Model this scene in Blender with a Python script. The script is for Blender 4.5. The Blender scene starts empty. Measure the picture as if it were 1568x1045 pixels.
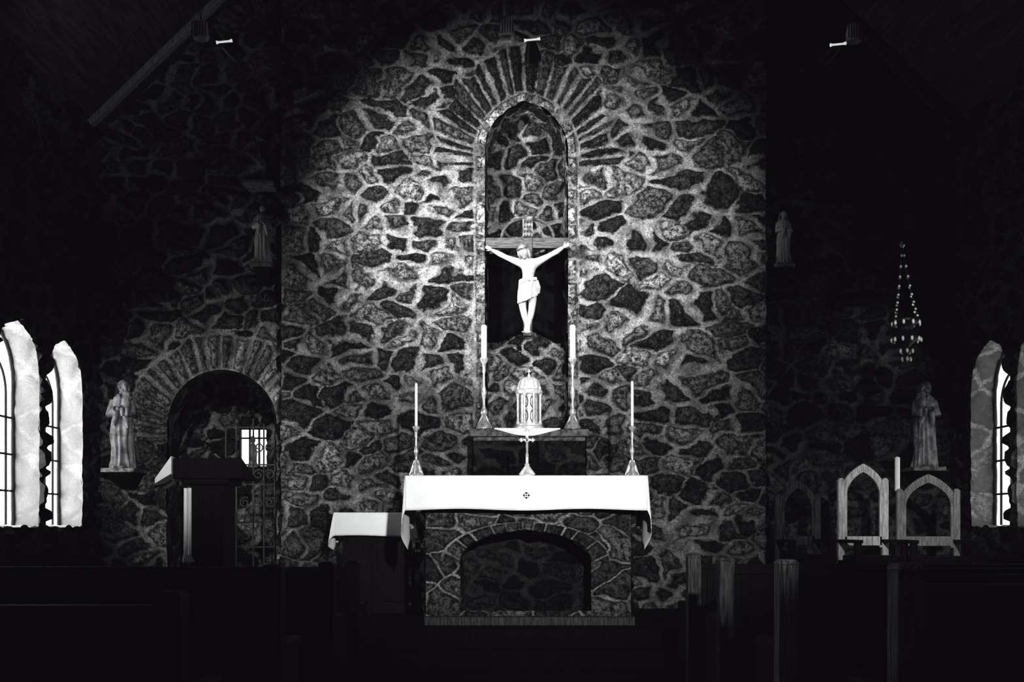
import bpy, math, random
import numpy as np
from mathutils import Vector, Matrix
random.seed(4)
scene = bpy.context.scene
try:
    vs_ = scene.view_settings
    vs_.view_transform = 'Standard'; vs_.look = 'None'
    vs_.gamma = 0.78
    vs_.use_curve_mapping = True
    vs_.curve_mapping.black_level = (-.0085, -.0066, -.0095)
    vs_.curve_mapping.update()
except Exception as ex_:
    print('view', ex_)

# ---------------------------------------------------------------- survey scale
FL = 1747.0      # focal length used for the metric survey of the chapel
EYE = 1.10       # eye height of a seated visitor
def mx(u, d): return (u - 784.0) * d / FL
def mz(v, d): return EYE + (808.0 - v) * d / FL

CX = 0.125                      # axis of the chapel
Y_MAIN, Y_FLANK = 9.90, 10.10
X_L, X_R = -3.66, 3.91
Z_SAN = 0.40
def roof(x):                    # underside of the gabled ceiling
    return 4.58 + 0.97 * (3.785 - abs(x - CX))

# ---------------------------------------------------------------- materials
def newmat(name):
    m = bpy.data.materials.new(name); m.use_nodes = True
    nt = m.node_tree
    for n in list(nt.nodes): nt.nodes.remove(n)
    out = nt.nodes.new('ShaderNodeOutputMaterial')
    b = nt.nodes.new('ShaderNodeBsdfPrincipled')
    nt.links.new(b.outputs[0], out.inputs[0])
    return m, nt, b
def N(nt, typ, **kw):
    n = nt.nodes.new(typ)
    for k, v in kw.items(): setattr(n, k, v)
    return n
def math_(nt, op, a, b=None, c=None, clamp=False):
    n = N(nt, 'ShaderNodeMath', operation=op, use_clamp=clamp)
    for i, v in enumerate((a, b, c)):
        if v is None: continue
        if isinstance(v, (int, float)): n.inputs[i].default_value = v
        else: nt.links.new(v, n.inputs[i])
    return n.outputs[0]
def smooth(nt, v, lo, hi, a=0.0, b=1.0):
    n = N(nt, 'ShaderNodeMapRange', interpolation_type='SMOOTHSTEP')
    nt.links.new(v, n.inputs[0])
    for i, x in enumerate((lo, hi, a, b)): n.inputs[i + 1].default_value = x
    return n.outputs[0]
def noise(nt, scale, detail=5, rough=0.6, vec=None):
    n = N(nt, 'ShaderNodeTexNoise'); n.inputs['Scale'].default_value = scale
    n.inputs['Detail'].default_value = detail; n.inputs['Roughness'].default_value = rough
    if vec is not None: nt.links.new(vec, n.inputs['Vector'])
    return n.outputs[0]
def coords(nt, scale=(1, 1, 1)):
    tc = N(nt, 'ShaderNodeTexCoord'); mp = N(nt, 'ShaderNodeMapping')
    mp.inputs['Scale'].default_value = scale
    nt.links.new(tc.outputs['Object'], mp.inputs[0])
    return mp.outputs[0]
def tint(nt, val, bsdf, k=(1.0, 1.0, 1.0)):
    c = N(nt, 'ShaderNodeCombineColor')
    for i in range(3):
        nt.links.new(math_(nt, 'MULTIPLY', val, k[i]), c.inputs[i])
    nt.links.new(c.outputs[0], bsdf.inputs['Base Color'])

def stone_mat(name, gain=1.0, mortar=0.48, white=0.0, mort_lo=0.005, mort_hi=0.023, smin=.020, smax=.32, spkl=.30, amp=.095, amp2=.08):
    m, nt, b = newmat(name)
    vec = coords(nt)
    def attr(n):
        a = N(nt, 'ShaderNodeAttribute'); a.attribute_name = n; return a.outputs['Fac']
    e, t = attr('edge'), attr('tone')
    nz = noise(nt, 14, 9, 0.80, vec)
    big = noise(nt, 2.4, 3, 0.5, vec)
    e2 = math_(nt, 'ADD', e, math_(nt, 'MULTIPLY', math_(nt, 'SUBTRACT', nz, 0.5), amp))
    e2 = math_(nt, 'ADD', e2, math_(nt, 'MULTIPLY', math_(nt, 'SUBTRACT', big, 0.5), amp2))
    mask = smooth(nt, e2, mort_lo, mort_hi)
    med = noise(nt, 26, 12, 0.85, vec)
    fine = noise(nt, 80, 8, 0.85, vec)
    cloud = noise(nt, 7, 4, 0.6, vec)
    base = math_(nt, 'POWER', t, 2.2)
    base = math_(nt, 'MULTIPLY_ADD', base, smax, smin)
    mot = smooth(nt, med, 0.43, 0.60, 0.08, 2.3)
    sv = math_(nt, 'MULTIPLY', base, mot)
    spk = smooth(nt, fine, 0.525, 0.60)
    spk = math_(nt, 'MULTIPLY', spk, smooth(nt, med, 0.44, 0.58, .12, 1))
    spk = math_(nt, 'MULTIPLY', spk, smooth(nt, cloud, 0.40, 0.62, .2, 1.3))
    sv = math_(nt, 'ADD', sv, math_(nt, 'MULTIPLY', spk, spkl))
    # crevice shade painted into the colour right around each stone
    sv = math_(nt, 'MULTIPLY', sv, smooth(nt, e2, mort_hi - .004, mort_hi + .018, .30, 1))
    mv = math_(nt, 'MULTIPLY', smooth(nt, fine, 0.38, 0.58, 0.35, 1.15), mortar)
    mv = math_(nt, 'MULTIPLY', mv, smooth(nt, med, 0.38, 0.56, 0.48, 1.2))
    mv = math_(nt, 'MULTIPLY', mv, smooth(nt, cloud, 0.34, 0.60, 0.55, 1.25))
    mixn = N(nt, 'ShaderNodeMix', data_type='FLOAT')
    nt.links.new(mask, mixn.inputs[0]); nt.links.new(mv, mixn.inputs[2]); nt.links.new(sv, mixn.inputs[3])
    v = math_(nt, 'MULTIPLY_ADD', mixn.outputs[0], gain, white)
    tint(nt, v, b, (1.0, 1.0, 1.0))
    b.inputs['Roughness'].default_value = 0.92
    b.inputs['Specular IOR Level'].default_value = 0.15
    bp = N(nt, 'ShaderNodeBump'); bp.inputs['Strength'].default_value = 1.0; bp.inputs['Distance'].default_value = 0.03
    h = math_(nt, 'ADD', med, math_(nt, 'MULTIPLY', fine, 0.5))
    nt.links.new(h, bp.inputs['Height']); nt.links.new(bp.outputs[0], b.inputs['Normal'])
    return m
def plain(name, col, rough=0.6, metal=0.0, nscale=30, var=0.3, stretch=(1, 1, 1), emit=0.0, bump=0.15, spec=0.3):
    m, nt, b = newmat(name)
    nz = noise(nt, nscale, 6, 0.6, coords(nt, stretch))
    v = smooth(nt, nz, 0.3, 0.7, 1 - var, 1 + var)
    tint(nt, v, b, col)
    b.inputs['Roughness'].default_value = rough; b.inputs['Metallic'].default_value = metal
    b.inputs['Specular IOR Level'].default_value = spec
    if emit:
        b.inputs['Emission Color'].default_value = (1, 1, 1, 1); b.inputs['Emission Strength'].default_value = emit
    if bump:
        bp = N(nt, 'ShaderNodeBump'); bp.inputs['Strength'].default_value = bump; bp.inputs['Distance'].default_value = 0.01
        nt.links.new(nz, bp.inputs['Height']); nt.links.new(bp.outputs[0], b.inputs['Normal'])
    return m
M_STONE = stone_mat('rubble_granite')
M_STONE_D = stone_mat('rubble_granite_dark', 0.34)  # same granite with its colour scaled down
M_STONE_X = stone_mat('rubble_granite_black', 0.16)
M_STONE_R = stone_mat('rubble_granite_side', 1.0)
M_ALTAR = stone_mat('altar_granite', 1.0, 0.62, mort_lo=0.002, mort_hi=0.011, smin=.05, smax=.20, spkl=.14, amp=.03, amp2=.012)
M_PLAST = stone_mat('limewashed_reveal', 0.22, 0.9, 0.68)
M_PLAST2 = stone_mat('limewashed_reveal_grey', 0.75, 0.7, 0.30)  # greyer, more mottled limewash for the right-hand reveals
M_SLAB = plain('slab_stone', (.13, .13, .13), .85, nscale=25, var=.7, bump=.5)
M_WOODD = plain('dark_stained_wood', (.006, .005, .006), .6, nscale=12, var=.5, stretch=(8, 8, 1), spec=.08)
M_WOODE = plain('worn_wood', (.055, .055, .055), .6, nscale=10, var=.8, stretch=(9, 9, .7), spec=.15)
M_PEW = plain('pew_end_wood_lightened', (.36, .36, .36), .6, nscale=10, var=.9, stretch=(9, 9, .7), spec=.15)  # pew ends lightened in the colour, as little light reaches them
M_PEW2 = plain('pew_end_wood_darkened', (.07, .07, .07), .6, nscale=10, var=.9, stretch=(9, 9, .7), spec=.15)  # same pew ends darkened in the colour where the front light falls
M_WOODL = plain('pale_oak', (.60, .60, .60), .5, nscale=12, var=.35, stretch=(7, 7, 1))
M_TRIM = plain('ceiling_cornice_wood', (.26, .26, .26), .6, nscale=12, var=.4, stretch=(7, 7, 1))
M_WOODM = plain('cross_wood', (.07, .07, .07), .6, nscale=14, var=.6, stretch=(1, 6, 8))
M_NICHE_SHADE = plain('niche_shade_black', (.004, .004, .004), .95, nscale=9, var=.5, spec=.02)  # near-black put in for the shade inside the niche
M_CEIL = plain('ceiling_boards', (.05, .047, .05), .8, nscale=6, var=.6, stretch=(5, .5, 5), spec=.05)
M_LINEN = plain('white_linen', (.88, .89, .89), .9, nscale=6, var=.04, bump=.2)
M_WAX = plain('candle_wax', (.9, .9, .88), .5, nscale=8, var=.05, bump=0)
M_PLASTER = plain('painted_plaster_figure', (.42, .42, .42), .55, nscale=20, var=.10, bump=.05)
M_STATUE = plain('painted_statue', (.18, .18, .185), .6, nscale=14, var=.6, bump=.05)
M_HAIR = plain('painted_hair', (.10, .10, .10), .7, nscale=60, var=.6, bump=.5)
M_SILVER = plain('tarnished_silver', (.70, .70, .69), .35, .6, nscale=40, var=.3, bump=.05)
M_SILV2 = plain('bright_silver_plate', (.80, .80, .79), .38, 0.3, nscale=40, var=.2, bump=.05)
M_IRON = plain('black_iron', (.02, .02, .022), .5, .6, nscale=40, var=.2)
M_INK = plain('dark_embroidery', (.03, .03, .03), .8)
M_WHITE = plain('white_enamel', (.7, .7, .7), .4, var=.03, bump=0)
M_PAPER = plain('paper', (.88, .88, .87), .8, var=.04, bump=0)
M_GLOW = plain('fitting_streak_glow', (.9, .9, .9), .4, emit=.7, bump=0)  # faint glow added for the bright streak on each hanging fitting
M_GLASSL = plain('daylit_glass', (.9, .9, .9), .4, emit=7.0, bump=0)
M_GLASSR = plain('daylit_glass_shaded', (.9, .9, .9), .4, emit=1.8, bump=0)
M_FLOOR = plain('dark_floor_boards', (.006, .005, .006), .8, nscale=8, var=.4, stretch=(6, .6, 1), spec=.03)
M_LEAD = plain('lead_came', (.03, .03, .03), .7)

# ---------------------------------------------------------------- mesh builder
class MB:
    def __init__(s): s.v = []; s.f = []; s.m = []; s.mats = []
    def mi(s, mat):
        if mat not in s.mats: s.mats.append(mat)
        return s.mats.index(mat)
    def add(s, vs, fs, mat):
        o = len(s.v); k = s.mi(mat)
        s.v += [tuple(p) for p in vs]
        for f in fs: s.f.append(tuple(i + o for i in f)); s.m.append(k)
    def box(s, x0, x1, y0, y1, z0, z1, mat):
        s.prism([(x0, y0, z0), (x1, y0, z0), (x1, y1, z0), (x0, y1, z0)], [(x0, y0, z1), (x1, y0, z1), (x1, y1, z1), (x0, y1, z1)], mat)
    def prism(s, a, b, mat):
        n = len(a); vs = list(a) + list(b)
        fs = [tuple(range(n))[::-1], tuple(range(n, 2 * n))] + [(i, (i + 1) % n, n + (i + 1) % n, n + i) for i in range(n)]
        s.add(vs, fs, mat)
    def loft(s, rings, mat, cap=True):
        n = len(rings[0]); vs = [p for r in rings for p in r]; fs = []
        for j in range(len(rings) - 1):
            for i in range(n):
                i2 = (i + 1) % n
                fs.append((j * n + i, j * n + i2, (j + 1) * n + i2, (j + 1) * n + i))
        if cap: fs.append(tuple(range(n))[::-1]); fs.append(tuple(range((len(rings) - 1) * n, len(rings) * n)))
        s.add(vs, fs, mat)
    def lathe(s, cx, cy, prof, mat, seg=28):
        s.loft([[(cx + max(r, .0004) * math.cos(2 * math.pi * i / seg), cy + max(r, .0004) * math.sin(2 * math.pi * i / seg), z) for i in range(seg)] for r, z in prof], mat)
    def tube(s, pts, rad, mat, seg=10, closed=False, flat=1.0):
        pts = [Vector(p) for p in pts]
        if not hasattr(rad, '__len__'): rad = [rad] * len(pts)
        rings = []
        for i, p in enumerate(pts):
            if closed: t = pts[(i + 1) % len(pts)] - pts[i - 1]
            else: t = pts[min(i + 1, len(pts) - 1)] - pts[max(i - 1, 0)]
            t.normalize()
            up = Vector((0, 1, 0)) if abs(t.y) < .9 else Vector((0, 0, 1))
            a = t.cross(up).normalized(); c = a.cross(t).normalized()
            rings.append([p + rad[i] * (math.cos(q) * a + flat * math.sin(q) * c) for q in [2 * math.pi * k / seg + math.pi / seg for k in range(seg)]])
        if closed: rings.append(rings[0])
        s.loft(rings, mat, cap=not closed)
    def ball(s, c, r, mat, seg=20, rg=14, fn=None, M=None):
        if not hasattr(r, '__len__'): r = (r, r, r)
        rings = []
        for j in range(rg + 1):
            ph = math.pi * (j / rg - .5) * .9995; ring = []
            for i in range(seg):
                th = 2 * math.pi * i / seg
                p = Vector((math.cos(ph) * math.cos(th), math.cos(ph) * math.sin(th), math.sin(ph)))
                q = fn(p) if fn else p
                q = Vector((q[0] * r[0], q[1] * r[1], q[2] * r[2]))
                if M: q = M @ q
                ring.append(Vector(c) + q)
            rings.append(ring)
        s.loft(rings, mat)
    def grid(s, fn, nu, nv, mat):
        vs = [fn(i / nu, j / nv) for j in range(nv + 1) for i in range(nu + 1)]
        fs = [(j * (nu + 1) + i, j * (nu + 1) + i + 1, (j + 1) * (nu + 1) + i + 1, (j + 1) * (nu + 1) + i) for j in range(nv) for i in range(nu)]
        s.add(vs, fs, mat)
    def xform(s, M, start=0):
        for i in range(start, len(s.v)): s.v[i] = tuple(M @ Vector(s.v[i]))
    def obj(s, name, smooth_=True, bevel=0, parent=None, solid=0):
        me = bpy.data.meshes.new(name); me.from_pydata(s.v, [], s.f)
        for m in s.mats: me.materials.append(m)
        me.polygons.foreach_set('material_index', s.m)
        if smooth_:
            me.polygons.foreach_set('use_smooth', [True] * len(s.f))
        me.update()
        if smooth_:
            try: me.set_sharp_from_angle(angle=math.radians(38))
            except Exception: pass
        o = bpy.data.objects.new(name, me); bpy.context.collection.objects.link(o)
        if solid:
            mo = o.modifiers.new('thickness', 'SOLIDIFY'); mo.thickness = solid
        if bevel:
            mo = o.modifiers.new('bevel', 'BEVEL'); mo.width = bevel; mo.segments = 2; mo.limit_method = 'ANGLE'
        if parent: o.parent = parent
        return o
def empty(name, loc=(0, 0, 0)):
    e = bpy.data.objects.new(name, None); bpy.context.collection.objects.link(e); e.location = (0, 0, 0); return e

# ---------------------------------------------------------------- masonry field
RNG = np.random.RandomState(11)
LAT = RNG.rand(8, 128, 128); JX = RNG.rand(8, 64, 64); JY = RNG.rand(8, 64, 64); DROP = RNG.rand(8, 64, 64); TN = RNG.rand(8, 64, 64)
def vn(x, y, k=0):
    xi = np.floor(x).astype(int); yi = np.floor(y).astype(int); fx = x - xi; fy = y - yi
    fx = fx * fx * (3 - 2 * fx); fy = fy * fy * (3 - 2 * fy); L = LAT[k % 8]
    g = lambda a, b: L[a % 128, b % 128]
    return (g(xi, yi) * (1 - fx) + g(xi + 1, yi) * fx) * (1 - fy) + (g(xi, yi + 1) * (1 - fx) + g(xi + 1, yi + 1) * fx) * fy
def masonry(a, b, cw, ch, k=0, warp=.5, drop=.22):
    x = a / cw + warp * (vn(a / cw * 1.1 + 9, b / ch * 1.1, k) - .5) + .35 * warp * (vn(a / cw * 3.3, b / ch * 3.3 + 5, k + 1) - .5)
    y = b / ch + warp * (vn(a / cw * 1.0, b / ch * 1.2 + 31, k + 2) - .5) + .35 * warp * (vn(a / cw * 3.1 + 7, b / ch * 3.1, k + 3) - .5)
    ix = np.floor(x).astype(int); iy = np.floor(y).astype(int)
    def seed(i, j):
        q = (k % 8, i % 64, j % 64)
        return i + .5 * (j % 2) + .12 + .76 * JX[q], j + .12 + .76 * JY[q], DROP[q] < drop, TN[q]
    best = np.full(x.shape, 1e9); bx = np.zeros(x.shape); by = np.zeros(x.shape); tone = np.zeros(x.shape)
    offs = [(i, j) for i in range(-3, 3) for j in range(-2, 3)]
    for di, dj in offs:
        sx, sy, dr, tn = seed(ix + di, iy + dj)
        d = (sx - x) ** 2 + (sy - y) ** 2 + np.where(dr, 1e6, 0)
        w = d < best
        best = np.where(w, d, best); bx = np.where(w, sx, bx); by = np.where(w, sy, by); tone = np.where(w, tn, tone)
    edge = np.full(x.shape, 9.0)
    for di, dj in offs:
        sx, sy, dr, tn = seed(ix + di, iy + dj)
        ex = sx - bx; ey = sy - by; L = np.sqrt(ex * ex + ey * ey)
        ok = (L > 1e-6) & (~dr); L = np.where(L < 1e-6, 1, L)
        d = ((bx + sx) / 2 - x) * ex / L + ((by + sy) / 2 - y) * ey / L
        edge = np.where(ok, np.minimum(edge, d), edge)
    return edge * min(cw, ch), tone
def wedges(a, w, k):
    """one course of radial voussoirs: a = arc length; returns joint distance and tone"""
    x = a / w + .35 * (vn(a / w * .8, 0 * a, k) - .5); i = np.floor(x).astype(int)
    j0 = .30 * (JX[k, i % 64, 7] - .5); j1 = .30 * (JX[k, (i + 1) % 64, 7] - .5); f = x - i
    return np.minimum(np.abs(f - j0), np.abs(1 + j1 - f)) * w, TN[k, i % 64, 9]
def sd_arch(x, z, half, c, zs):
    R = half + c
    up = np.maximum(np.hypot(x - c, z - zs) - R, np.hypot(x + c, z - zs) - R)
    return np.where(z > zs, up, np.abs(x) - half)
def panel(name, a0, a1, b0, b1, res, pos, field, mat, sdf=None, keep=None, relief=.055, parent=None):
    na = max(2, int(round((a1 - a0) / res))); nb = max(2, int(round((b1 - b0) / res)))
    A, B = np.meshgrid(np.linspace(a0, a1, na + 1), np.linspace(b0, b1, nb + 1), indexing='ij')
    keepf = np.ones((na, nb), bool)
    ca = (A[:-1, :-1] + A[1:, 1:]) / 2; cb = (B[:-1, :-1] + B[1:, 1:]) / 2
    if sdf is not None:
        sd = sdf(A, B); h = 1e-3
        gx = (sdf(A + h, B) - sdf(A - h, B)) / (2 * h); gz = (sdf(A, B + h) - sdf(A, B - h)) / (2 * h)
        near = np.abs(sd) < .75 * res
        keepf &= sdf(ca, cb) > 0
        A = np.where(near, A - sd * gx, A); B = np.where(near, B - sd * gz, B)
    if keep is not None: keepf &= keep(ca, cb)
    e, t = field(A, B)
    s_ = np.clip(e / .05, 0, 1); s_ = s_ * s_ * (3 - 2 * s_)
    hgt = relief * s_ * (.3 + 1.1 * vn(t * 97, t * 31, 4)) + .012 * (vn(A * 22, B * 22, 5) - .5) + .022 * (vn(A * 9, B * 9, 6) - .5)
    Px, Py, Pz, Nx, Ny, Nz = pos(A, B)
    V = np.stack([Px + Nx * hgt, Py + Ny * hgt, Pz + Nz * hgt], -1).reshape(-1, 3)
    idx = np.arange((na + 1) * (nb + 1)).reshape(na + 1, nb + 1)
    F = np.stack([idx[:-1, :-1], idx[1:, :-1], idx[1:, 1:], idx[:-1, 1:]], -1)[keepf]
    used = np.unique(F); remap = np.zeros(V.shape[0], int); remap[used] = np.arange(len(used))
    me = bpy.data.meshes.new(name)
    me.from_pydata(V[used].tolist(), [], remap[F].tolist())
    me.polygons.foreach_set('use_smooth', [True] * len(me.polygons))
    for nm, arr in (('edge', e), ('tone', t)):
        at = me.attributes.new(nm, 'FLOAT', 'POINT'); at.data.foreach_set('value', arr.reshape(-1)[used].astype(np.float32))
    me.materials.append(mat); me.update()
    o = bpy.data.objects.new(name, me); bpy.context.collection.objects.link(o)
    if parent: o.parent = parent
    return o
def facing(y0):   # plane facing the nave (-Y)
    return lambda A, B: (A, np.full(A.shape, y0), B, 0 * A, 0 * A - 1, 0 * A)
def sideface(x0, nx):
    return lambda A, B: (np.full(A.shape, x0), A, B, 0 * A + nx, 0 * A, 0 * A)
def outline(cx, half, c, zs, zb, n=24):
    R = half + c; pts = [(cx - half, zb), (cx - half, zs)]
    a1 = math.acos(-c / R) if c else math.pi / 2     # angle at apex for left arc (centre +c)
    for i in range(1, n + 1):
        th = math.pi + (a1 - math.pi) * i / n
        pts.append((cx + c + R * math.cos(th), zs + R * math.sin(th)))
    a2 = math.pi - a1
    for i in range(1, n + 1):
        th = a2 + (0 - a2) * i / n
        pts.append((cx - c + R * math.cos(th), zs + R * math.sin(th)))
    pts.append((cx + half, zb))
    return np.array(pts)
def strip(pl, mapper):
    seg = np.hypot(*(pl[1:] - pl[:-1]).T); S = np.concatenate([[0], np.cumsum(seg)])
    def pos(A, B):
        x = np.interp(A, S, pl[:, 0]); z = np.interp(A, S, pl[:, 1])
        x2 = np.interp(A + .02, S, pl[:, 0]); z2 = np.interp(A + .02, S, pl[:, 1]); x1 = np.interp(A - .02, S, pl[:, 0]); z1 = np.interp(A - .02, S, pl[:, 1])
        tx, tz = x2 - x1, z2 - z1; L = np.hypot(tx, tz) + 1e-9
        return mapper(x, z, B, tz / L, -tx / L)
    return pos, S[-1]

# ---- main altar wall -------------------------------------------------------
NH, NC, NZS = .36, .083, 4.35
nich = lambda A, B: sd_arch(A - CX, B, NH, NC, NZS)
def field_main(A, B):
    e, t = masonry(A, B, .225, .145, 1, .60, .24)
    sd = nich(A, B)
    near_niche = np.exp(-np.maximum(sd, 0) / .55)  # stones paler and mortar wider towards the niche
    t = np.clip(t + .45 * near_niche * (TN[3][(t * 4000).astype(int) % 64, 5] - .2), 0, 1)
    e = e - .008 * near_niche
    th = np.arctan2(B - NZS + .12, A - CX)
    outer = .40 + .20 * (vn(th * 8, th * 0, 2) - .3)
    ev, tv = wedges(th * .62, .082, 2)
    inv = (B > NZS - .12) & (sd > .085) & (sd < outer)
    bd = np.minimum(sd - .085, outer - sd)
    e = np.where(inv, np.minimum(ev, bd), np.where((B > NZS - .12), np.minimum(e, np.abs(sd - outer)), e)); t = np.where(inv, tv * .62, t)
    par = np.where(B > NZS, NZS + np.abs(th) * .4, B)
    eb, tb = masonry(par, sd * 0 + .05, .17, .5, 5, .1, 0)
    band = sd < .085
    e = np.where(band, np.minimum(eb + .012, .095 - sd), np.minimum(e, np.where(B > 1.9, np.abs(sd - .085), 9)))
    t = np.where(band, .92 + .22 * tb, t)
    return e, t
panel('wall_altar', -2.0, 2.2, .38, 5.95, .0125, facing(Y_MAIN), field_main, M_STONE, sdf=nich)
simple = lambda k, cw=.215, ch=.145: (lambda A, B: masonry(A, B, cw, ch, k, .6))
panel('wall_gable', -2.0, 2.2, 5.95, 8.25, .04, facing(Y_MAIN), simple(1), M_STONE, keep=lambda A, B: B < 4.58 + .97 * (3.785 - np.abs(A - CX)) - .02)
pl = outline(CX, NH, NC, NZS, 1.85)
pos, L = strip(pl, lambda x, z, b, nx, nz: (x, Y_MAIN - .01 + b, z, nx, 0 * x, nz))
panel('wall_niche_reveal', 0, L, 0, .40, .014, pos, simple(6, .22, .2), M_STONE, relief=.02)
panel('wall_niche', CX - .42, CX + .42, 1.85, 4.9, .014, facing(Y_MAIN + .41), simple(4, .20, .15), M_STONE)
for nm, x, nx in (('wall_return_left', -2.0, -1), ('wall_return_right', 2.2, 1)):
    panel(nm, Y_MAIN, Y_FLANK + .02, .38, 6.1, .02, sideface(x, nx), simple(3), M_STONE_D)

# ---- flank walls -----------------------------------------------------------
AX, AH, AZS = -2.566, .485, 2.01
arch = lambda A, B: sd_arch(A - AX, B, AH, .0, AZS)
def field_left(A, B):
    e, t = masonry(A, B, .22, .145, 2, .6)
    sd = arch(A, B); th = np.arctan2(B - AZS + .15, A - AX)
    ev, tv = wedges(th * .68, .098, 3)
    outer = .30 + .10 * (vn(th * 8, th * 0, 3) - .4)
    inv = (B > AZS - .15) & (sd < outer)
    e = np.where(inv, np.minimum(np.minimum(ev, outer - sd), sd + .01), np.where(B > AZS - .15, np.minimum(e, np.abs(sd - outer)), e))
    t = np.where(inv, .62 + .42 * tv, t * .8)
    return e, t
below = lambda A, B: B < 4.58 + .97 * (3.785 - np.abs(A - CX)) - .01
panel('wall_flank_left', X_L, -1.98, .38, 6.2, .017, facing(Y_FLANK), field_left, M_STONE_R, sdf=arch, keep=below)
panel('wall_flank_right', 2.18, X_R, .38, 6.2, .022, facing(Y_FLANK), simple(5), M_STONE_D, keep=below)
pl = outline(AX, AH, 0, AZS, .38)
pos, L = strip(pl, lambda x, z, b, nx, nz: (x, Y_FLANK - .01 + b, z, nx, 0 * x, nz))
panel('wall_arch_reveal', 0, L, 0, .32, .03, pos, simple(2), M_STONE_D, relief=.02)
# sacristy chamber behind the arch
panel('wall_sacristy_back', -3.6, -1.7, .38, 3.0, .03, facing(12.2), simple(6), M_STONE,
      sdf=lambda A, B: np.maximum(np.abs(A + 2.77) - .15, np.abs(B - 1.955) - .21))
panel('wall_sacristy_left', 10.4, 12.2, .38, 3.0, .05, sideface(-3.6, 1), simple(7), M_STONE_D)
panel('wall_sacristy_right', 10.4, 12.2, .38, 3.0, .05, sideface(-1.7, -1), simple(7), M_STONE_D)
b = MB(); b.box(-3.62, -1.68, 10.4, 12.3, 3.0, 3.05, M_CEIL); b.obj('ceiling_sacristy', False)
b = MB(); b.box(-2.93, -2.61, 12.33, 12.35, 1.73, 2.18, M_GLASSR)
for x in (-2.92, -2.82, -2.72, -2.62): b.box(x - .008, x + .008, 12.26, 12.30, 1.73, 2.18, M_LEAD)
for z in (1.75, 2.06, 2.16): b.box(-2.93, -2.61, 12.26, 12.30, z - .008, z + .008, M_LEAD)
b.lathe(-2.77, 12.2, [(.05, 1.74), (.055, 1.76), (.04, 1.80), (.045, 1.9), (.035, 1.97), (.015, 2.0), (.028, 2.03), (.02, 2.07), (0, 2.085)], M_STATUE, 16)
b.obj('window_1')

# ---- side walls with lancet windows ---------------------------------------
WINS = [(9.315, .385), (8.42, .395)]
def sd_side(A, B):
    r = None
    for yc, h in WINS:
        s_ = np.maximum(sd_arch(A - yc, B, h, .02, 2.22), 1.10 - B)
        r = s_ if r is None else np.minimum(r, s_)
    return r
for nm, x, nx in (('wall_left', X_L, 1), ('wall_right', X_R, -1)):
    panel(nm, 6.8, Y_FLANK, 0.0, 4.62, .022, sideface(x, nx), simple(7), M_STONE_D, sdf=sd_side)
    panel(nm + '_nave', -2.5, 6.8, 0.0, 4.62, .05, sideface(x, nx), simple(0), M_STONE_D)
wi = 2
for side, x, sg, glass, rev in (('l', X_L, -1, M_GLASSL, M_PLAST), ('r', X_R, 1, M_GLASSR, M_PLAST2)):
    for yc, h in WINS:
        root = empty('window_%d' % wi); wi += 1
        T = .21
        pl = outline(yc, h, .02, 2.22, 1.10); pl = np.vstack([pl, pl[:1]])
        pos, L = strip(pl, lambda y, z, bb, ny, nz: (x + sg * (bb - .01), y, z, 0 * y, ny, nz))
        panel('reveal', 0, L, 0, T + .02, .02, pos, simple(3, .2, .3), rev, relief=.012, parent=root)
        b = MB(); o_ = outline(yc, h + .02, .02, 2.22, 1.08)
        b.prism([(x + sg * T, p[0], p[1]) for p in o_], [(x + sg * (T + .01), p[0], p[1]) for p in o_], glass)
        b.obj('glass', False, parent=root)
        b = MB(); o2 = outline(yc, h - .015, .02, 2.22, 1.12)
        b.tube([(x + sg * (T - .02), p[0], p[1]) for p in o2], .014, M_LEAD, 6)
        o3 = outline(yc, h - .14, .02, 2.12, 1.12)
        b.tube([(x + sg * (T - .02), p[0], p[1]) for p in o3], .010, M_LEAD, 6)
        for z in (1.38, 1.66, 1.94): b.box(x + sg * (T - .03), x + sg * (T - .015), yc - h, yc + h, z - .008, z + .008, M_LEAD)
        b.obj('leading', parent=root)

# ---- shell -----------------------------------------------------------------
b = MB(); b.box(X_L, X_R, -2.5, 7.55, -.05, 0, M_FLOOR); b.obj('floor', False)
b = MB()
b.box(X_L, X_R, 7.0 + .55, 12.2, -.04, .14, M_FLOOR); b.box(X_L, X_R, 7.66, 12.2, .14, .27, M_FLOOR); b.box(X_L, X_R, 7.80, 12.25, .27, Z_SAN, M_FLOOR)
b.obj('floor_sanctuary', False, bevel=.01)
panel('wall_back', X_L, X_R, 0, 8.2, .09, lambda A, B: (A, 0 * A - 2.5, B, 0 * A, 0 * A + 1, 0 * A), simple(0), M_STONE_D, keep=below)
for nm, sg in (('ceiling_left', -1), ('ceiling_right', 1)):
    b = MB(); n = 26
    for i in range(n):
        t0 = 3.79 * i / n + .006; t1 = 3.79 * (i + 1) / n
        f = lambda t, o: (CX + sg * t, 4.58 + .97 * (3.785 - t) + o)
        q = [f(t0, 0), f(t1, 0), f(t1, .03), f(t0, .03)]
        b.prism([(a, -2.5, c) for a, c in q], [(a, 10.3, c) for a, c in q], M_CEIL)
    b.prism([(CX, -2.5, 8.29), (CX + sg * 3.9, -2.5, 4.52), (CX + sg * 3.9, -2.5, 4.6), (CX, -2.5, 8.4)], [(CX, 10.3, 8.29), (CX + sg * 3.9, 10.3, 4.52), (CX + sg * 3.9, 10.3, 4.6), (CX, 10.3, 8.4)], M_CEIL)
    b.obj(nm, False)
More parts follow.
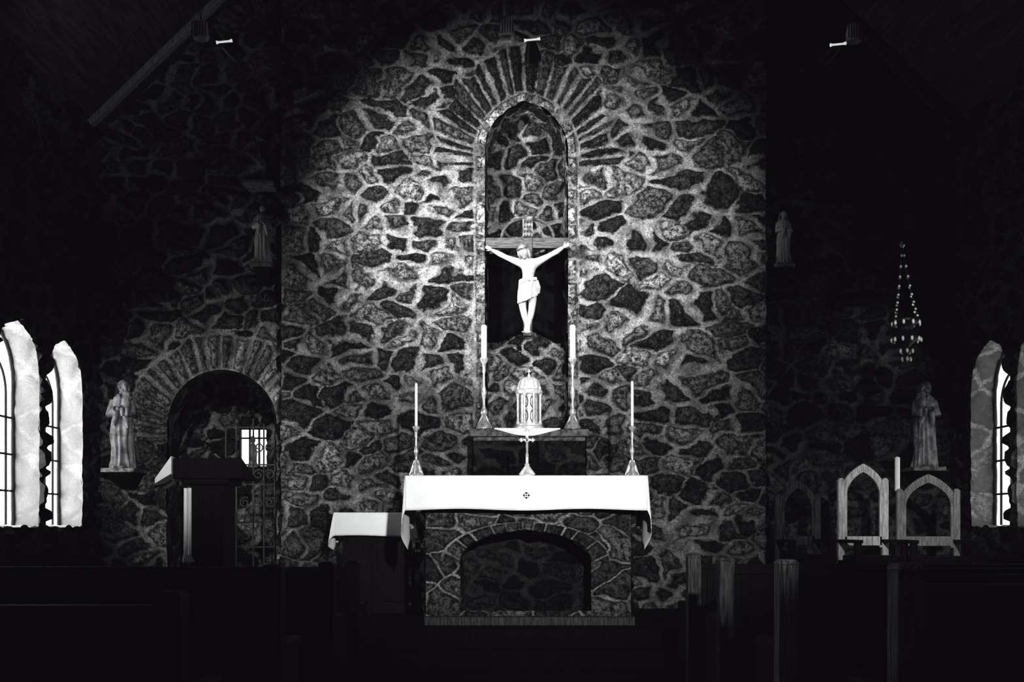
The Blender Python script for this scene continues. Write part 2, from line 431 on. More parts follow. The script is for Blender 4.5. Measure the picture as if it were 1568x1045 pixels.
for k, (sg, y) in enumerate(((-1, 9.78), (1, 9.78), (-1, 4.0), (1, 4.0))):
    b = MB(); q = lambda t, o: (CX + sg * t, 4.58 + .97 * (3.785 - t) + o)
    c = [q(0, -.09), q(3.78, -.07), q(3.78, 0), q(0, 0)]
    b.prism([(a, y, z) for a, z in c], [(a, y + .09, z) for a, z in c], M_TRIM if (y > 9 and sg < 0) else M_WOODD)  # light on the far left trim is put into a paler wood
    b.obj('trim_%d' % (k + 1), False, bevel=.006)

# ---------------------------------------------------------------- figures
def head(b, c, h, M, skin, hair, beard=True, veil=False):
    def face(p):
        x, y, z = p
        fr = max(0, -y)
        if z < 0: x *= 1 - .38 * (-z) ** 1.4; y *= 1 - .18 * (-z) ** 2
        yy = y - fr * (.26 * math.exp(-((x / .13) ** 2 + ((z + .10) / .16) ** 2)) - .16 * math.exp(-(((abs(x) - .36) / .17) ** 2 + ((z - .08) / .12) ** 2)) + .05 * math.exp(-(((z - .26) / .09) ** 2)) + .07 * math.exp(-((x / .25) ** 2 + ((z + .46) / .07) ** 2)) + .08 * math.exp(-((x / .25) ** 2 + ((z + .8) / .15) ** 2)))
        return (x, yy, z)
    b.ball(c, (.37 * h, .43 * h, .5 * h), skin, 36, 30, face, M)
    cc = Vector(c)
    for sg in (-1, 1): b.ball(cc + M @ Vector((sg * .37 * h, .03 * h, -.02 * h)), (.05 * h, .08 * h, .12 * h), skin, 10, 8, None, M)
    def hf(p):
        x, y, z = p
        k = 1 + .05 * math.sin(14 * math.atan2(y, x) + 5 * z)
        zz = z * (1.0 if z > 0 else 1.35)
        return (x * k, y * k, zz)
    b.ball(cc + M @ Vector((0, .11 * h, .10 * h)), (.44 * h, .46 * h, .50 * h), hair, 32, 20, hf, M)
    if not veil:
        for sg in (-1, 1):
            b.tube([cc + M @ Vector(q) for q in ((sg * .36 * h, .0, .25 * h), (sg * .42 * h, .02 * h, -.1 * h), (sg * .40 * h, .05 * h, -.45 * h), (sg * .32 * h, .08 * h, -.68 * h))], [.10 * h, .12 * h, .11 * h, .05 * h], hair, 8)
    if beard:
        b.ball(cc + M @ Vector((0, -.22 * h, -.44 * h)), (.19 * h, .15 * h, .15 * h), hair, 14, 10, None, M)
def hand(b, w, d, n, s, mat, curl=.35):
    """palm + 5 fingers; w wrist, d finger direction, n palm normal, s hand length"""
    w = Vector(w); d = Vector(d).normalized(); n = Vector(n).normalized(); a = d.cross(n).normalized()
    b.tube([w, w + d * .2 * s, w + d * .5 * s], [.16 * s, .24 * s, .23 * s], mat, 10, flat=.55)
    for i, (o, ln) in enumerate(((-.17, .42), (-.06, .48), (.06, .45), (.17, .36))):
        p0 = w + d * .46 * s + a * o * s
        p1 = p0 + (d + a * o * .6) * ln * .5 * s; p2 = p1 + (d + n * curl * 1.6) * ln * .28 * s; p3 = p2 + (d * .5 + n * curl * 2.2) * ln * .25 * s
        b.tube([p0, p1, p2, p3], [.060 * s, .056 * s, .05 * s, .035 * s], mat, 7)
    p0 = w + d * .15 * s - a * .18 * s
    b.tube([p0, p0 + (d * .5 - a * .6) * .28 * s, p0 + (d * .95 - a * .7 + n * .3) * .42 * s], [.08 * s, .065 * s, .045 * s], mat, 7)
def skin_body(name, J, E, root, mat, parent, sculpt=None):
    names = list(J); me = bpy.data.meshes.new(name)
    me.from_pydata([J[n][0] for n in names], [(names.index(a), names.index(c)) for a, c in E], [])
    o = bpy.data.objects.new(name, me); bpy.context.collection.objects.link(o)
    mo = o.modifiers.new('skin', 'SKIN'); mo.use_smooth_shade = True
    for i, n in enumerate(names):
        sv = me.skin_vertices[0].data[i]; r = J[n][1]; sv.radius = r if hasattr(r, '__len__') else (r, r); sv.use_root = (n == root)
    ss = o.modifiers.new('sub', 'SUBSURF'); ss.levels = 3; ss.render_levels = 3
    if sculpt:
        dg = bpy.context.evaluated_depsgraph_get(); ev = o.evaluated_get(dg)
        m2 = bpy.data.meshes.new_from_object(ev); o.modifiers.clear(); o.data = m2
        for v in m2.vertices: v.co = sculpt(v.co, v.normal)
        m2.polygons.foreach_set('use_smooth', [True] * len(m2.polygons)); m2.update()
    o.data.materials.clear(); o.data.materials.append(mat); o.parent = parent
    return o

# ---- crucifix --------------------------------------------------------------
root = empty('crucifix')
D = 9.62
def Q(u, v, dy=0): return (mx(u, D), D + dy, mz(v, D))
b = MB()
b.box(mx(744, 9.74), mx(872, 9.74), 9.70, 9.755, mz(382, 9.74), mz(366, 9.74), M_WOODM)
b.box(mx(801, 9.74), mx(815, 9.74), 9.69, 9.75, mz(516, 9.74), mz(333, 9.74), M_WOODM)
b.box(mx(803, 10), mx(813, 10), 9.74, 10.15, mz(478, 10), mz(470, 10), M_IRON)
b.box(mx(803, 10), mx(813, 10), 9.74, 10.15, mz(378, 10), mz(370, 10), M_IRON)
b.obj('cross', bevel=.004, parent=root)
b = MB()
b.box(mx(800, 9.7), mx(816, 9.7), 9.672, 9.69, mz(364, 9.7), mz(333, 9.7), M_SLAB)
for k in range(4):
    z = mz(338 + 7 * k, 9.67); xa = mx(808, 9.67)
    for o in ((-.03, 0), (-.005, 0), (.02, 0)): b.box(xa + o[0], xa + o[0] + .006, 9.666, 9.672, z - .026, z, M_INK)
    b.box(xa - .03, xa + .026, 9.666, 9.672, z - .016, z - .012, M_INK)
for sg in (-1, 1):
    pts = [(mx(808 + sg * (8 + 32 * math.sin(t * math.pi / 2)), 9.73), 9.73, mz(336 + 30 * (1 - math.cos(t * math.pi / 2)), 9.73)) for t in [i / 8 for i in range(9)]]
    b.tube(pts, .014, M_WOODM, 8)
b.obj('titulus', bevel=.002, parent=root)
# dark sheet added behind the crucifix for the near-black shade of the niche
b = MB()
b.grid(lambda u, v: (CX - .325 + .65 * u, 10.20 + .025 * math.sin(u * 26) - .03 * v, 3.52 - v * (.70 + .06 * math.sin(u * 7 + 1))), 70, 12, M_NICHE_SHADE)
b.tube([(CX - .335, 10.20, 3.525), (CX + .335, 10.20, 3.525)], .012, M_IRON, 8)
b.obj('niche_shade_sheet', solid=.004)
J = {
 'pelvis': (Q(807, 441), (.070, .052)), 'waist': (Q(808.5, 427), (.060, .046)), 'chest': (Q(809.5, 413, -.015), (.090, .060)), 'upper': (Q(809, 405, -.015), (.086, .052)),
 'neck': (Q(806, 397, -.02), .030), 'skull': (Q(803, 389, -.04), .034),
 'shL': (Q(797, 403), .038), 'elL': (Q(776, 394.5, .01), .0225), 'foL': (Q(766, 389, .02), .0245), 'wrL': (Q(752.5, 381, .04), .0135),
 'shR': (Q(821, 402.5), .038), 'elR': (Q(842, 391, .01), .0225), 'foR': (Q(852, 385, .02), .0245), 'wrR': (Q(863, 377, .04), .0135),
 'hipL': (Q(801, 447), (.046, .046)), 'thL': (Q(799.5, 458, -.02), .042), 'knL': (Q(800, 473, -.045), .030), 'caL': (Q(802.5, 482, -.02), .031), 'anL': (Q(806, 498, 0), .017), 'hfL': (Q(806, 501, -.012), .019), 'tipL': (Q(804, 510, -.035), .014),
 'hipR': (Q(814, 447), (.046, .046)), 'thR': (Q(815, 458, -.02), .042), 'knR': (Q(814.5, 473, -.045), .030), 'caR': (Q(813, 482, -.02), .031), 'anR': (Q(809.5, 498, -.005), .017), 'hfR': (Q(809, 501, -.02), .019), 'tipR': (Q(809, 511, -.045), .014)}
E = [('pelvis', 'waist'), ('waist', 'chest'), ('chest', 'upper'), ('upper', 'neck'), ('neck', 'skull'), ('upper', 'shL'), ('shL', 'elL'), ('elL', 'foL'), ('foL', 'wrL'), ('upper', 'shR'), ('shR', 'elR'), ('elR', 'foR'), ('foR', 'wrR'),
 ('pelvis', 'hipL'), ('hipL', 'thL'), ('thL', 'knL'), ('knL', 'caL'), ('caL', 'anL'), ('anL', 'hfL'), ('hfL', 'tipL'), ('pelvis', 'hipR'), ('hipR', 'thR'), ('thR', 'knR'), ('knR', 'caR'), ('caR', 'anR'), ('anR', 'hfR'), ('hfR', 'tipR')]
def torso(co, n):
    x0, _, z0 = Q(809, 412); x = co.x - x0; z = co.z - z0
    if n.y > .1 or abs(x) > .11 or z < -.16 or z > .07: return co
    G = lambda a, c, sa, sc: math.exp(-(((x - a) / sa) ** 2 + ((z - c) / sc) ** 2))
    d = .016 * (G(-.036, .012, .026, .022) + G(.036, .012, .026, .022))          # pectorals
    d -= .010 * G(0, .01, .007, .035) + .012 * G(0, -.075, .022, .03)             # sternum, hollow belly
    d -= .010 * (G(-.036, -.018, .03, .007) + G(.036, -.018, .03, .007))
    for k in range(3): d += .0045 * math.sin((z + abs(x) * .6) * 330) * math.exp(-((z + .035) / .03) ** 2) * min(1, abs(x) / .02) / 1.5
    d += .007 * (G(-.028, -.045, .016, .012) + G(.028, -.045, .016, .012)) - .008 * G(0, -.10, .006, .007)
    co = co.copy(); co.y -= d; return co
skin_body('corpus_body', J, E, 'pelvis', M_PLASTER, root, torso)
b = MB()
Mh = Matrix.Rotation(math.radians(-20), 3, 'Y') @ Matrix.Rotation(math.radians(18), 3, 'X') @ Matrix.Rotation(math.radians(-18), 3, 'Z')
hc = Q(801, 388.5, -.065)
head(b, hc, .104, Mh, M_PLASTER, M_STATUE)
for k in range(2):
    cr = [Vector(hc) + Mh @ Vector((.049 * math.cos(t), .053 * math.sin(t) + .010, .030 + .006 * math.sin(7 * t + 2 * k))) for t in [2 * math.pi * i / 48 for i in range(48)]]
    b.tube(cr, .004, M_HAIR, 6, closed=True)
hand(b, Q(752.5, 381, .035), (-.9, .0, .45), (0, -1, .2), .062, M_PLASTER)
hand(b, Q(863, 377, .035), (.9, .0, .45), (0, -1, .2), .062, M_PLASTER)
for sg, u, v in ((-1, 804, 508), (1, 809, 509)):
    for k in range(5):
        b.ball(Q(u - 4 + 1.7 * k, v + 2.2 - abs(k - 1.2) * .4, -.045), (.0055, .009, .007), M_PLASTER, 8, 6)
b.obj('corpus_head_and_hands', parent=root)
b = MB(); rings = []
for j in range(15):
    t = j / 14; v = 429 + 31 * t
    cx_, _, cz = Q(807.5 - .3 * t, v)
    ring = []
    for i in range(96):
        th = 2 * math.pi * i / 96
        rx = .062 + .012 * t; ry = .056 + .018 * t
        k = 1 + (.07 + .09 * t) * math.sin(11 * th + 4 * t + 1.1 * math.sin(2 * th)) + .05 * math.sin(5 * th - 5 * t)
        dz = .022 * math.sin(th * 1.0 + .6) * t + .02 * math.cos(th) * t
        ring.append((cx_ + rx * k * math.cos(th), D - .012 - .012 * t + ry * k * math.sin(th), cz + dz))
    rings.append(ring)
b.loft(rings, M_PLASTER, cap=False)
b.tube([Q(796, 435, -.06), Q(806, 431, -.078), Q(821, 429, -.05)], [.011, .014, .011], M_PLASTER, 8)
for k in range(4):
    b.tube([Q(820 + k, 430, -.03 + .012 * k), Q(822 + 1.2 * k, 440, -.03 + .012 * k), Q(821 + 1.4 * k, 452 - k, -.02 + .01 * k)], [.007, .010, .005], M_PLASTER, 8)
b.obj('loincloth', parent=root, solid=.003)

# ---- robed statues ---------------------------------------------------------
def statue(name, x, y, z, H, child=0, veil=False, seedv=0, mat=M_STATUE, bracket=True, canopy=False):
    root = empty(name); b = MB()
    prof = [(0, .150, .115), (.03, .152, .12), (.12, .138, .11), (.28, .128, .10), (.42, .128, .10), (.52, .122, .095), (.60, .112, .085), (.68, .120, .088), (.75, .132, .085), (.80, .118, .075), (.835, .075, .06), (.855, .040, .042), (.875, .034, .036)]
    rings = []; n = 96
    for j in range(len(prof) - 1):
        for s_ in range(4):
            q = s_ / 4; q2 = q * q * (3 - 2 * q)
            a, c = prof[j], prof[j + 1]; t = a[0] + (c[0] - a[0]) * q; rx = a[1] + (c[1] - a[1]) * q2; ry = a[2] + (c[2] - a[2]) * q2
            ring = []
            for i in range(n):
                th = 2 * math.pi * i / n; amp = .14 * (1 - min(1, t / .85)) + .012
                k = 1 + amp * math.sin(13 * th + seedv + 2.5 * t + 1.4 * math.sin(3 * th)) + .5 * amp * math.sin(7 * th - 9 * t)
                lim = .40 + .14 * math.sin(th + seedv)
                k += .13 / (1 + math.exp(-(t - lim) * 90)) * max(0, 1 - (t - lim) * 2.3)
                ring.append((x + H * rx * k * math.cos(th) * .88, y + H * ry * k * math.sin(th), z + H * t))
            rings.append(ring)
    b.loft(rings, mat)
    I = Matrix.Rotation(math.radians(12), 3, 'X') @ Matrix.Rotation(math.radians(-14 * (child or 1)), 3, 'Z')
    head(b, (x + .01 * H, y - .012 * H, z + .925 * H), .135 * H, I, mat, mat if veil else M_HAIR, beard=not veil, veil=veil)
    if veil:
        rr = []
        for j in range(10):
            t = j / 9; ring = []
            for i in range(40):
                th = math.radians(-25) + math.radians(230) * i / 39
                r = H * (.066 + .06 * t ** 1.5) * (1 + .04 * math.sin(9 * th))
                ring.append((x + r * math.cos(th), y + r * .9 * math.sin(th), z + H * (.985 - .26 * t)))
            rr.append(ring)
        b.grid(lambda u_, v_: rr[min(9, int(round(v_ * 9)))][min(39, int(round(u_ * 39)))], 39, 9, mat)
    s = child if child else 1
    for sg in (-1, 1):
        sh = Vector((x + sg * .10 * H, y, z + .77 * H)); el = Vector((x + sg * .13 * H, y - .05 * H, z + .61 * H))
        wr = Vector((x + (s * .07 if sg == s else sg * .02) * H, y - .15 * H, z + (.64 if sg == s else .66) * H))
        b.tube([sh, (sh + el) / 2, el, (el + wr) / 2, wr], [.042 * H, .042 * H, .043 * H, .048 * H, .038 * H], mat, 14)
        hand(b, wr, (-sg * .8, -.25, .35), (0, -.3, 1), .085 * H, mat)
        b.tube([wr + Vector((0, 0, -.02 * H)), wr + Vector((sg * .02 * H, .02 * H, -.10 * H)), wr + Vector((sg * .03 * H, .04 * H, -.19 * H))], [.034 * H, .030 * H, .008 * H], mat, 10)
    if child:
        cxx = x + s * .085 * H; cy = y - .13 * H; cz = z + .66 * H; rings = []
        for t, r in ((0, .045), (.05, .055), (.10, .048), (.15, .045), (.185, .048), (.205, .025), (.215, .016)):
            rings.append([(cxx + H * r * (1 + .05 * math.sin(7 * q)) * math.cos(q), cy + H * r * .8 * math.sin(q), cz + H * t) for q in [2 * math.pi * i / 32 for i in range(32)]])
        b.loft(rings, mat)
        head(b, (cxx, cy - .005, cz + .255 * H), .085 * H, Matrix.Rotation(math.radians(15 * s), 3, 'Z'), mat, M_HAIR if not veil else mat, beard=False)
        for sg in (-1, 1):
            b.tube([(cxx + sg * .04 * H, cy, cz + .18 * H), (cxx + sg * .065 * H, cy - .03 * H, cz + .13 * H), (cxx + sg * .05 * H, cy - .075 * H, cz + .16 * H)], [.019 * H, .017 * H, .012 * H], mat, 8)
            b.tube([(cxx + sg * .022 * H, cy - .01, cz + .02 * H), (cxx + sg * .03 * H, cy - .05 * H, cz - .0 * H), (cxx + sg * .028 * H, cy - .05 * H, cz - .08 * H)], [.026 * H, .023 * H, .014 * H], mat, 8)
    for sg in (-1, 1): b.ball((x + sg * .05 * H, y - .115 * H, z + .012 * H), (.028 * H, .055 * H, .02 * H), mat, 12, 8)
    b.obj('figure', parent=root)
    yb = Y_FLANK - .05
    if bracket:
        b = MB(); w = .19 * H; zb = z
        b.box(x - w, x + w, y - .17 * H, yb, zb - .035, zb, M_SLAB)
        b.prism([(x - w * .8, yb, zb - .035), (x + w * .8, yb, zb - .035), (x + w * .8, y - .13 * H, zb - .035), (x - w * .8, y - .13 * H, zb - .035)],
                [(x - w * .35, yb, zb - .17), (x + w * .35, yb, zb - .17), (x + w * .35, yb - .04, zb - .17), (x - w * .35, yb - .04, zb - .17)], M_WOODD)
        b.obj('bracket', bevel=.006, parent=root)
    if canopy:
        b = MB(); b.box(x - .15, x + .12, y - .13, yb, z + H + .14, z + H + .19, M_SLAB); b.obj('canopy_slab', bevel=.015, parent=root)
    return root
statue('madonna_and_child_statue', -3.36, 9.84, mz(718, 9.84), .76, child=1, veil=True, seedv=.4)
statue('saint_joseph_statue', 3.56, 9.84, mz(716, 9.84), .74, child=-1, veil=False, seedv=1.7)
statue('saint_statue', -2.17, 9.93, mz(405, 9.93), .52, 0, False, 2.2, mat=M_PLASTER, canopy=True)
statue('saint_statue', 2.36, 9.93, mz(405, 9.93), .46, 0, True, 3.1, mat=M_PLASTER)

# ---------------------------------------------------------------- altar
AY0, AY1 = 8.22, 8.98
ax0, ax1 = mx(652, AY0), mx(966, AY0)
root = empty('stone_altar')
ACX = (mx(705, AY0) + mx(905, AY0)) / 2; AHW = (mx(905, AY0) - mx(705, AY0)) / 2
def sd_ell(A, B):      # flat-headed arched recess
    zs = .86; x = A - ACX; k = .46
    up = (np.hypot(x, (B - zs) / k) - AHW) * .75
    return np.maximum(np.where(B > zs, up, np.abs(x) - AHW), .50 - B)
def field_alt(A, B):
    e, t = masonry(A, B, .23, .15, 4, .5, .12)
    sd = sd_ell(A, B)
    th = np.arctan2(B - .62, A - ACX)
    ev, tv = wedges(th * .60, .125, 4)
    inv = (B > .86) & (sd < .10)
    e = np.where(inv, np.minimum(ev, .10 - sd), np.where(B > .86, np.minimum(e, np.abs(sd - .10)), e)); t = np.where(inv, tv, t)
    return e, np.clip(t * .85 + .15, 0, 1)
panel('base_front', ax0, ax1, .46, 1.26, .0085, lambda A, B: (A, AY0 + 0 * A, B, 0 * A, 0 * A - 1, 0 * A), field_alt, M_ALTAR, sdf=sd_ell, relief=.03, parent=root)
panel('base_left', AY0, AY1, .46, 1.26, .02, sideface(ax0, -1), simple(4, .17, .11), M_ALTAR, parent=root, relief=.03)
panel('base_right', AY0, AY1, .46, 1.26, .02, sideface(ax1, 1), simple(4, .17, .11), M_ALTAR, parent=root, relief=.03)
panel('base_rear', ax0, ax1, .46, 1.26, .03, lambda A, B: (A, AY1 + 0 * A, B, 0 * A, 0 * A + 1, 0 * A), simple(5, .17, .11), M_ALTAR, parent=root, relief=.03)
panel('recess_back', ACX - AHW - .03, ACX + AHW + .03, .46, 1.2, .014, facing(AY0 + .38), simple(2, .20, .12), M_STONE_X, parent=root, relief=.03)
pts = [(ACX - AHW, .48), (ACX - AHW, .86)] + [(ACX - AHW * math.cos(t), .86 + .46 * AHW * math.sin(t)) for t in [math.pi * i / 40 for i in range(1, 40)]] + [(ACX + AHW, .86), (ACX + AHW, .48)]
pos, L = strip(np.array(pts), lambda x, z, bb, nx, nz: (x, AY0 - .01 + bb, z, nx, 0 * x, nz))
panel('recess_reveal', 0, L, 0, .40, .014, pos, simple(3, .15, .12), M_STONE_D, relief=.012, parent=root)
b = MB()
b.box(mx(650, 8.15), mx(972, 8.15), 8.12, AY1 + .06, Z_SAN, .462, M_WOODE); b.obj('plinth', bevel=.006, parent=root)
b = MB()
b.box(mx(626, 8.1), mx(988, 8.1), 8.12, AY1 + .02, 1.262, 1.462, M_SLAB); b.obj('mensa_slab', bevel=.01, parent=root)

def cloth(name, x0, x1, y0, y1, zt, df, ds, tip, flare=.02, emb=False):
    b = MB()
    wv = lambda x: .006 * math.sin(x * 9) + .004 * math.sin(x * 23 + 1)
    b.grid(lambda u, v: (x0 + (x1 - x0) * u, y0 + (y1 - y0) * v, zt + .001 * math.sin(u * 40)), 120, 8, M_LINEN)
    def front(u, v):
        x = x0 + (x1 - x0) * u; ed = max(0, 1 - min(u, 1 - u) * (x1 - x0) / .05)
        return (x, y0 - .006 - v * (.012 + 1.3 * wv(x)) - .012 * ed * v, zt - v * (df + .006 * math.sin(x * 7 + 1)))
    b.grid(front, 160, 10, M_LINEN)
    b.grid(lambda u, v: (x0 + (x1 - x0) * u, y1 + .005 + v * .01, zt - v * df), 40, 4, M_LINEN)
    for sg, xe in ((-1, x0), (1, x1)):
        def side(u, v):
            y = y0 + (y1 - y0) * u
            d = ds + (tip - ds) * max(0, 1 - abs(u - .22) / .22) ** 1.2 + .01 * math.sin(u * 17)
            f = flare * (v ** .7) + .022 * v * math.sin(u * 15 + .5)
            y2 = y0 + (y1 - y0) * (u * (1 - .0 * v))
            return (xe + sg * (.004 + f), y2 - .02 * v * (u < .02), zt - v * d)
        b.grid(side, 60, 12, M_LINEN)
        def gus(u, v):
            p = Vector(front(0 if sg < 0 else 1, min(1, v))); q = Vector(side(0, v)); r = p.lerp(q, u)
            r.x += sg * .01 * math.sin(u * math.pi) * v; return r
        b.grid(gus, 4, 10, M_LINEN)
    o = b.obj(name, solid=.004)
    return o
cloth('altar_cloth', mx(621, 8.1), mx(990, 8.1), 8.085, AY1 + .04, 1.468, .243, .37, .54, .012)
ex, ez = mx(806, 8.07), mz(759, 8.07); b = MB()
for dx, dz, r in ((0, .017, .009), (0, -.017, .009), (.017, 0, .009), (-.017, 0, .009), (0, 0, .006), (.013, .013, .004), (-.013, .013, .004), (.013, -.013, .004), (-.013, -.013, .004)):
    b.prism([(ex + dx - r, 8.062, ez + dz), (ex + dx, 8.062, ez + dz - r), (ex + dx + r, 8.062, ez + dz), (ex + dx, 8.062, ez + dz + r)], [(ex + dx - r, 8.082, ez + dz), (ex + dx, 8.082, ez + dz - r), (ex + dx + r, 8.082, ez + dz), (ex + dx, 8.082, ez + dz + r)], M_INK)
b.obj('embroidered_cross_emblem', False)
ZT = 1.4712
# credence table
cx0, cx1 = mx(512, 9.2), mx(624, 9.2)
b = MB(); b.box(cx0 + .06, cx1 - .03, 9.26, 9.60, Z_SAN, 1.18, M_WOODD); b.box(cx0 + .01, cx1 - .01, 9.21, 9.62, 1.18, 1.214, M_WOODD)
for i in range(2):
    xa = cx0 + .09 + i * .25; b.box(xa, xa + .2, 9.245, 9.262, .5, 1.1, M_WOODD)
b.obj('credence_table', bevel=.005)
cloth('credence_table_cloth', cx0, cx1, 9.2, 9.63, 1.22, .19, .24, .31, .03)
b = MB(); b.box(-.83, -.68, 9.25, 9.42, .86, .89, M_WOODD)
for sx in (-.82, -.70):
    for sy in (9.26, 9.39): b.box(sx, sx + .02, sy, sy + .02, Z_SAN, .86, M_WOODD)
b.obj('side_stool', bevel=.003)
b = MB(); b.box(-.80, -.735, 9.28, 9.31, .891, 1.01, M_IRON); b.box(-.792, -.743, 9.277, 9.281, .90, 1.0, M_PAPER); b.box(-.785, -.75, 9.274, 9.278, .92, .975, M_INK); b.obj('prayer_book', bevel=.002)

# ---- candles and candlesticks
def stick_profile(z, h, R):
    p = [(1.0, 0), (1.0, .02), (.9, .035), (.95, .05), (.62, .09), (.38, .13), (.30, .17), (.42, .20), (.50, .23), (.38, .27), (.20, .31), (.17, .40), (.30, .45), (.38, .50), (.30, .55), (.17, .60), (.15, .75), (.25, .80), (.20, .84), (.30, .90), (.58, .95), (.62, .98), (.30, 1.0)]
    return [(R * r, z + h * t) for r, t in p]
def candlestick(name, x, y, z, zc, ztop, R, rc):
    b = MB(); b.lathe(x, y, stick_profile(z + .012, zc - z - .012, R), M_SILVER, 32)
    for k in range(3):
        a = 2 * math.pi * k / 3 + math.pi / 2 * 3
        b.ball((x + R * 1.0 * math.cos(a), y + R * 1.0 * math.sin(a), z + .012), (.014, .014, .012), M_SILVER, 12, 8)
        b.tube([(x + R * 1.1 * math.cos(a), y + R * 1.1 * math.sin(a), z + .02), (x + R * .7 * math.cos(a), y + R * .7 * math.sin(a), z + .06), (x + R * .25 * math.cos(a), y + R * .25 * math.sin(a), z + .13)], [.012, .014, .008], M_SILVER, 8)
    b.lathe(x, y, [(rc, zc - .01), (rc, ztop - .012), (rc * .6, ztop - .002), (0, ztop)], M_WAX, 20)
    b.tube([(x, y, ztop - .004), (x + .002, y, ztop + .014)], .0016, M_INK, 6)
    b.obj(name)
ZS = mz(659, 9.6)
for u in (741, 877): candlestick('candlestick', mx(u, 9.6), 9.62, ZS, mz(546, 9.6), mz(497, 9.6), .062, .024)
candlestick('altar_candlestick', mx(637, 8.5), 8.52, ZT, mz(652, 8.5), mz(586, 8.5), .046, .011)
candlestick('altar_candlestick', mx(968.5, 8.5), 8.52, ZT, mz(652, 8.5), mz(583, 8.5), .046, .011)
# small standing cross
b = MB(); x = mx(807, 8.35); y = 8.35
b.lathe(x, y, [(.05, ZT + .002), (.05, ZT + .012), (.035, ZT + .03), (.014, ZT + .075), (.02, ZT + .09), (.01, ZT + .10)], M_SILV2, 24)
for k in range(3):
    a = 2 * math.pi * k / 3 - math.pi / 2 + 1.05
    b.tube([(x + .06 * math.cos(a), y + .06 * math.sin(a), ZT + .012), (x + .035 * math.cos(a), y + .035 * math.sin(a), ZT + .04), (x, y, ZT + .09)], [.012, .012, .008], M_SILV2, 8)
b.box(x - .008, x + .008, y - .006, y + .006, ZT + .09, ZT + .335, M_SILV2); b.box(x - .042, x + .042, y - .006, y + .006, ZT + .262, ZT + .276, M_SILV2)
for q in ((-.042, .269), (.042, .269), (0, .335)):
    for o in ((0, .009), (.009, 0), (-.009, 0), (0, -.009)): b.ball((x + q[0] + o[0], y, ZT + q[1] + o[1]), .008, M_SILV2, 10, 8)
b.tube([(x - .036, y - .012, ZT + .275), (x - .012, y - .014, ZT + .258), (x, y - .014, ZT + .252)], [.003, .005, .007], M_PLASTER, 8)
b.tube([(x + .036, y - .012, ZT + .275), (x + .012, y - .014, ZT + .258), (x, y - .014, ZT + .252)], [.003, .005, .007], M_PLASTER, 8)
b.tube([(x, y - .014, ZT + .26), (x, y - .016, ZT + .22), (x + .001, y - .016, ZT + .18), (x, y - .013, ZT + .145)], [.009, .010, .008, .005], M_PLASTER, 8)
b.ball((x - .002, y - .018, ZT + .278), (.009, .010, .011), M_PLASTER, 12, 8)
for k in range(5): b.ball((x, y, ZT + .105 + .013 * k), .012 - .0005 * k, M_SILV2, 10, 8)
b.obj('standing_altar_cross')

# ---- high-altar shelf
sx0, sx1 = mx(719, 9.5), mx(902, 9.5)
root = empty('stone_altar_shelf')
b = MB(); b.box(sx0, sx1, 9.46, 9.88, ZS - .065, ZS, M_SLAB)
b.box(sx0 + .03, sx1 - .03, 9.49, 9.86, ZS - .10, ZS - .065, M_SLAB); b.obj('slab', bevel=.012, parent=root)
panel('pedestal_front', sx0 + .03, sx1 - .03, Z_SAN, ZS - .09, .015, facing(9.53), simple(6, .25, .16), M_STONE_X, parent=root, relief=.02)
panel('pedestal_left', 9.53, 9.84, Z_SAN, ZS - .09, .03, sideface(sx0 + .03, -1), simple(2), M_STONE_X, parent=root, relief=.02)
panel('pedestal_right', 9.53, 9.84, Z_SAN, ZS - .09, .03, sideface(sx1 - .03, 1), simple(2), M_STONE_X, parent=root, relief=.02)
# shelf linen with swagged front
b = MB(); lx0, lx1 = mx(757, 9.46), mx(858, 9.46)
b.grid(lambda u, v: (lx0 + (lx1 - lx0) * u, 9.452 + .30 * v, ZS + .005), 30, 6, M_LINEN)
b.grid(lambda u, v: (lx0 + (lx1 - lx0) * u, 9.450 - .008 * math.sin(u * 19) * v, ZS + .005 - v * (.012 + .055 * math.sin(math.pi * u) ** 1.3)), 40, 5, M_LINEN)
b.obj('shelf_linen', solid=.003)
# tabernacle
tx, ty, tz = mx(810, 9.62), 9.64, ZS + .0075; s = 1.0
b = MB()
b.lathe(tx, ty, [(.125, tz), (.125, tz + .02), (.112, tz + .03), (.112, tz + .045), (.10, tz + .05)], M_SILV2, 48)
b.lathe(tx, ty, [(.082, tz + .05), (.082, tz + .30)], M_SILVER, 48)
b.lathe(tx, ty, [(.112, tz + .295), (.118, tz + .31), (.118, tz + .325), (.105, tz + .335), (.085, tz + .345)], M_SILV2, 48)
for k in range(8):
    a = 2 * math.pi * (k + .5) / 8; px, py = tx + .102 * math.cos(a), ty + .102 * math.sin(a)
    b.lathe(px, py, [(.014, tz + .045), (.014, tz + .06), (.009, tz + .07), (.0095, tz + .27), (.013, tz + .28), (.015, tz + .297)], M_SILV2, 14)
    b.ball((px, py, tz + .345), (.009, .009, .014), M_SILV2, 10, 8)
rings = []
for j in range(14):
    t = j / 13; r = .09 * math.cos(t * math.pi / 2) ** .75 + .006; z = tz + .34 + .105 * math.sin(t * math.pi / 2)
    rings.append([(tx + r * (1 + .07 * abs(math.sin(6 * q))) * math.cos(q), ty + r * (1 + .07 * abs(math.sin(6 * q))) * math.sin(q), z) for q in [2 * math.pi * i / 72 for i in range(72)]])
b.loft(rings, M_SILV2)
b.lathe(tx, ty, [(.008, tz + .44), (.016, tz + .452), (.008, tz + .465), (.004, tz + .475)], M_SILV2, 14)
b.box(tx - .003, tx + .003, ty - .003, ty + .003, tz + .47, tz + .51, M_SILV2); b.box(tx - .014, tx + .014, ty - .003, ty + .003, tz + .488, tz + .494, M_SILV2)
